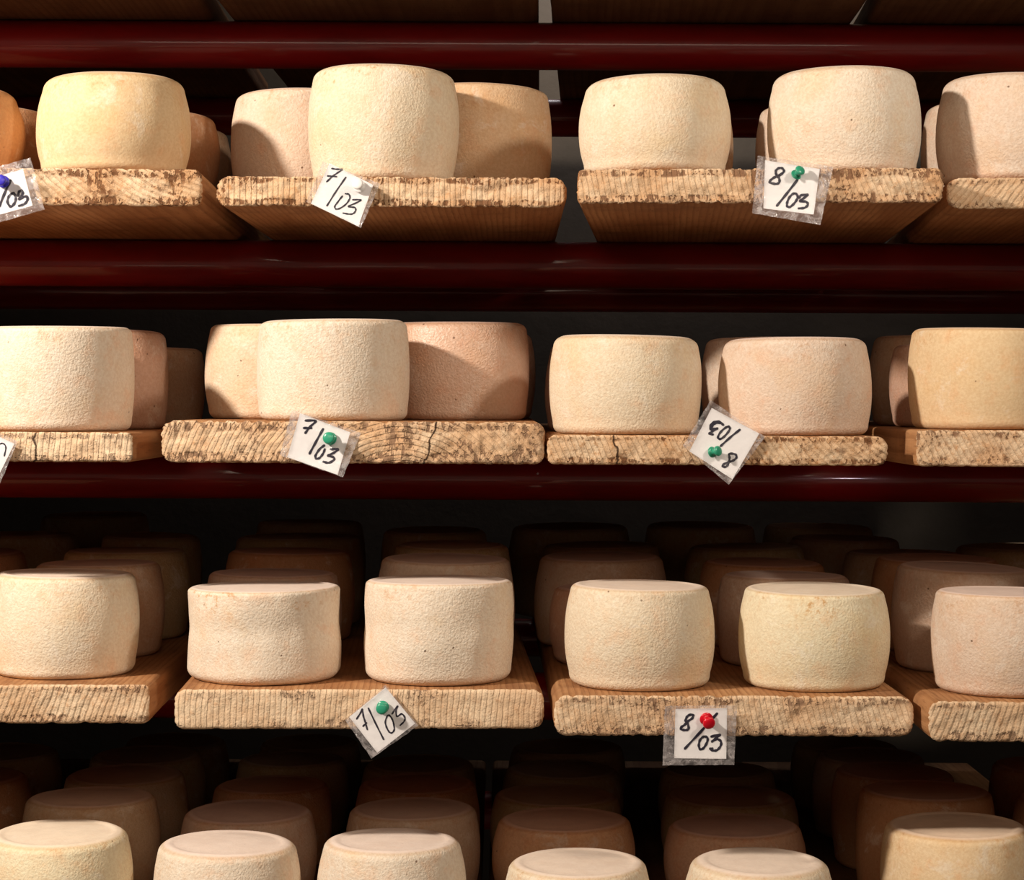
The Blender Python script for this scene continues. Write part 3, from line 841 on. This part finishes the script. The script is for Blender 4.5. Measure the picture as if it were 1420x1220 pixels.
    # axis from flange to head, tilted as in the photo
    hp = Vector(((head[0] - foot[0]) / scale, 0, -(head[1] - foot[1]) / scale))
    L = 15.0
    off = hp.length
    fy = math.sqrt(max(L * L - off * off, 25))
    axis = Vector((hp.x, -fy, hp.z)).normalized()
    pr = tag(empty('push_pin', hb), pinlabel, 'pin', 'push pins holding the tags')
    pr.rotation_mode = 'QUATERNION'
    pr.rotation_quaternion = Vector((0, 0, 1)).rotation_difference(axis)
    k = r / 8.0 * U
    def S(prof): return [(a * k, h * k) for a, h in prof]
    fl_p = [(0.5, 0), (7.0, 0), (7.8, .5), (8.0, 1.2), (7.6, 2.0), (6.0, 2.7), (4.6, 3.2), (4.2, 4)]
    nk_p = [(4.2, 4), (4.0, 6.5), (4.2, 9.0), (5.0, 10.5), (5.6, 11)]
    hd_p = [(5.6, 11), (7.0, 11.6), (7.4, 12.6), (7.2, 13.8), (6.2, 14.8), (4.0, 15.4), (1.5, 15.7), (0.3, 15.75)]
    for nm, pf in (('flange', fl_p), ('neck', nk_p), ('head', hd_p)):
        v, f = lathe(S(pf))
        meshobj(nm, v, f, PINMAT[colour], pr)
    v, f = lathe(S([(0.1, -9), (0.9, -6), (0.9, 0.4)]), 10)
    meshobj('needle', v, f, M_STEEL, pr)

def front_depth(B, px, py):
    """depth of the (turned) board's front plane along the ray through a pixel"""
    o = B['obj'].location
    a = B['yaw']
    # plane normal is the board's length direction (sin a, cos a)
    x1, y1, z1 = unpix(px, py, 0)
    ox, oy = o.x / U, o.y / U
    t = (math.sin(a) * ox + math.cos(a) * oy) / (math.sin(a) * x1 + math.cos(a) * y1)
    return (t - 1) * D

make_tag((0, 200), 10.167, 1, 'a', [(-440, 425), (430, 190), (630, 920), (-240, 1165)], [(-370, 540), (325, 350), (460, 865), (-235, 1055)],
    [[(148, 512), (70, 680), (-10, 875)],
     [(180, 692), (130, 730), (105, 810), (150, 878), (205, 830), (222, 755), (200, 700), (180, 692)],
     [(255, 725), (268, 672), (305, 655), (320, 695), (270, 778), (335, 740), (388, 745), (378, 805), (330, 850), (268, 868)]],
    38, ('blue', (40, 522), (52, 530), 8.5), 'tag half cut off by the photo edge, held by a blue pin', 'blue push pin on the tag at the photo edge')
make_tag((415, 210), 10.167, 1, 'b', [(335, 140), (1140, 455), (870, 1080), (95, 705)], [(425, 165), (1045, 470), (830, 1055), (165, 735)],
    [[(460, 240), (530, 250), (605, 252), (540, 300), (470, 350), (388, 425)], [(400, 345), (525, 355)], [(655, 365), (520, 560), (390, 765)],
     [(605, 630), (540, 715), (500, 775), (520, 812), (575, 800), (660, 740), (712, 660), (700, 605), (650, 595)],
     [(755, 680), (868, 683), (800, 725), (692, 775), (780, 790), (795, 830), (760, 875), (700, 882), (620, 868)]],
    23, ('white', (830, 470), (850, 500), 8.5), 'slanted tag reading 7/03 held by a white pin', 'white push pin on the slanted 7/03 tag', 0.5)
make_tag((1035, 205), 10.608, 1, 'c', [(165, 115), (1280, 275), (1090, 1135), (85, 960)], [(275, 180), (1080, 310), (990, 980), (250, 890)],
    [[(500, 395), (552, 345), (525, 300), (470, 302), (432, 345), (445, 400), (482, 450), (482, 510), (430, 530), (350, 510), (352, 480), (410, 435), (500, 395)],
     [(748, 475), (600, 665), (450, 850)],
     [(700, 670), (640, 720), (600, 805), (602, 860), (640, 870), (705, 815), (752, 740), (745, 690), (700, 670)],
     [(780, 735), (805, 698), (900, 690), (850, 735), (790, 785), (870, 790), (905, 830), (860, 880), (770, 890)]],
    37, ('green', (785, 330), (728, 400), 7.4), 'tag reading 8/03 in bold ink with green pin, top shelf', 'green push pin on the top shelf 8/03 tag', 0.8)
make_tag((0, 570), 10.167, 2, 'a', [(-560, 60), (250, 425), (-80, 1210), (-890, 845)], [(-480, 155), (205, 455), (-127, 1127), (-812, 827)],
    [[(-30, 480), (15, 455), (55, 462), (82, 515), (60, 630)]],
    20, None, 'tag corner peeking in at the photo edge on the middle shelf', None)
make_tag((385, 555), 10.167, 2, 'b', [(205, 130), (1175, 460), (920, 1085), (30, 775)], [(315, 180), (1025, 450), (845, 1050), (135, 800)],
    [[(395, 285), (535, 290), (460, 370), (390, 460)], [(370, 390), (475, 390)], [(640, 405), (545, 575), (450, 750)],
     [(655, 635), (590, 690), (533, 780), (545, 820), (592, 810), (640, 750), (665, 690)],
     [(750, 690), (852, 690), (790, 740), (710, 780), (785, 800), (792, 840), (720, 880), (645, 865)]],
    33, ('green', (732, 528), (745, 540), 8.8), 'tag reading 7/03 with a round green pin on the middle shelf', 'round green push pin on the middle shelf 7/03 tag', 0.5)
make_tag((940, 550), 9.385, 2, 'c', [(425, 45), (1140, 520), (660, 1145), (65, 640)], [(440, 145), (1060, 480), (710, 1075), (150, 710)],
    [[(592, 368), (540, 325), (470, 330), (425, 375), (425, 420)], [(560, 340), (490, 345), (445, 385), (440, 425)], [(425, 425), (515, 412), (450, 450), (410, 480), (455, 490)],
     [(640, 392), (565, 450), (522, 525), (552, 550), (612, 510), (668, 440), (675, 398), (640, 392)],
     [(805, 430), (680, 530), (560, 640)],
     [(690, 740), (750, 752), (762, 792), (720, 830), (650, 855), (588, 885), (592, 912), (632, 908), (662, 860), (672, 800), (668, 752), (690, 740)]],
    30, ('green', (525, 700), (440, 722), 7.6), 'upside-down tag reading 8/03, tilted, with a green pin', 'green push pin leaning sideways on the upside-down tag', 0.3)
make_tag((470, 940), 10.167, 3, 'b', [(660, 95), (1120, 670), (460, 1135), (85, 590)], [(660, 130), (1075, 640), (540, 1055), (145, 550)],
    [[(250, 575), (305, 490), (328, 440), (345, 540), (370, 620), (400, 725)], [(340, 678), (388, 632)], [(415, 425), (500, 605), (630, 865)],
     [(690, 525), (655, 610), (670, 690), (710, 760), (750, 770), (780, 720), (765, 620), (730, 545), (690, 525)],
     [(750, 505), (825, 395), (805, 470), (820, 540), (885, 505), (930, 560), (918, 612), (865, 665)]],
    23, ('green', (612, 412), (620, 405), 8.6), 'diamond-tilted tag reading 7/03 with a glossy green pin', 'glossy green push pin on the diamond-tilted tag', 0.3)
make_tag((905, 960), 10.923, 3, 'c', [(185, 205), (1280, 195), (1235, 1095), (150, 1105)], [(345, 250), (1130, 235), (1115, 1005), (325, 995)],
    [[(560, 340), (612, 342), (600, 390), (530, 440), (485, 490), (430, 530), (440, 560), (500, 570), (545, 550), (532, 480), (500, 430), (520, 370), (560, 340)],
     [(975, 320), (740, 580), (490, 850)],
     [(780, 668), (722, 715), (700, 800), (722, 860), (772, 840), (822, 760), (832, 692), (780, 668)],
     [(890, 668), (1018, 640), (960, 690), (900, 745), (970, 705), (1032, 740), (1030, 810), (980, 870), (920, 880), (872, 855), (905, 848)]],
    38, ('red', (838, 440), (810, 395), 9.2), 'level tag reading 8/03 with a red pin', 'shiny red push pin on the level 8/03 tag', 0.3)

# ------------------------------------------------------------------ lights
def lamp(name, kind, loc, energy, color, target=None, **kw):
    d = bpy.data.lights.new(name, kind)
    d.energy = energy; d.color = color
    for k, v in kw.items(): setattr(d, k, v)
    o = bpy.data.objects.new(name, d)
    COL.objects.link(o)
    o.location = loc
    if target is not None:
        o.rotation_euler = (Vector(target) - Vector(loc)).to_track_quat('-Z', 'Y').to_euler()
    return o
key = lamp('key_lamp', 'POINT', W(-1900, D - 1250, 1150), 110, (1.0, 0.90, 0.785), shadow_soft_size=0.045)
right = lamp('right_lamp', 'POINT', W(1400, D - 1400, 1100), 24, (1.0, 0.90, 0.77), shadow_soft_size=0.06)
front = lamp('front_lamp', 'AREA', W(-50, D - 2700, 900), 5.2, (1.0, 0.80, 0.62), W(0, D, -100), shape='RECTANGLE', size=1.3, size_y=0.4)
glint = lamp('rail_glint_spot', 'SPOT', W(920, D - 1700, -60), 2.0, (1.0, 0.75, 0.8), W(545, Y_FRONT_RAIL - 39, -121), shadow_soft_size=0.02, spot_size=math.radians(5), spot_blend=0.6)  # added narrow spot, only there to make a glint on one rail
room = lamp('room_bounce', 'AREA', W(0, -700, -60), 1.7, (1.0, 0.72, 0.55), W(0, D, 0), shape='RECTANGLE', size=2.4, size_y=1.2)
wallwash = lamp('wall_lamp', 'AREA', W(330, D * 1.64, 1300), 1.9, (1.0, 0.97, 1.0), W(330, Y_WALL, 800), shape='RECTANGLE', size=0.5, size_y=0.06)

world = bpy.data.worlds.new('dim_cellar'); bpy.context.scene.world = world
world.use_nodes = True
bg = world.node_tree.nodes['Background']
bg.inputs[0].default_value = (0.35, 0.25, 0.22, 1)
bg.inputs[1].default_value = 0.006

# ------------------------------------------------------------------ camera
cd = bpy.data.cameras.new('camera')
cam = bpy.data.objects.new('camera', cd)
COL.objects.link(cam)
cam.location = (0, 0, EYE)
from mathutils import Matrix
cam.rotation_euler = (Matrix.Rotation(math.radians(90), 3, 'X') @ Matrix.Rotation(ROLL, 3, 'Z')).to_euler()
cd.sensor_fit = 'HORIZONTAL'
cd.sensor_width = 36.0
cd.lens = 36.0 * D / 1420.0
cd.shift_x = 0.0
cd.shift_y = -(610.0 - HY) / 1420.0
cd.clip_start = 0.05
bpy.context.scene.camera = cam

sc = bpy.context.scene
sc.view_settings.view_transform = 'Standard'
sc.view_settings.look = 'None'
sc.view_settings.exposure = 0.0
sc.cycles.max_bounces = 8
sc.cycles.transparent_max_bounces = 12
sc.cycles.use_denoising = True
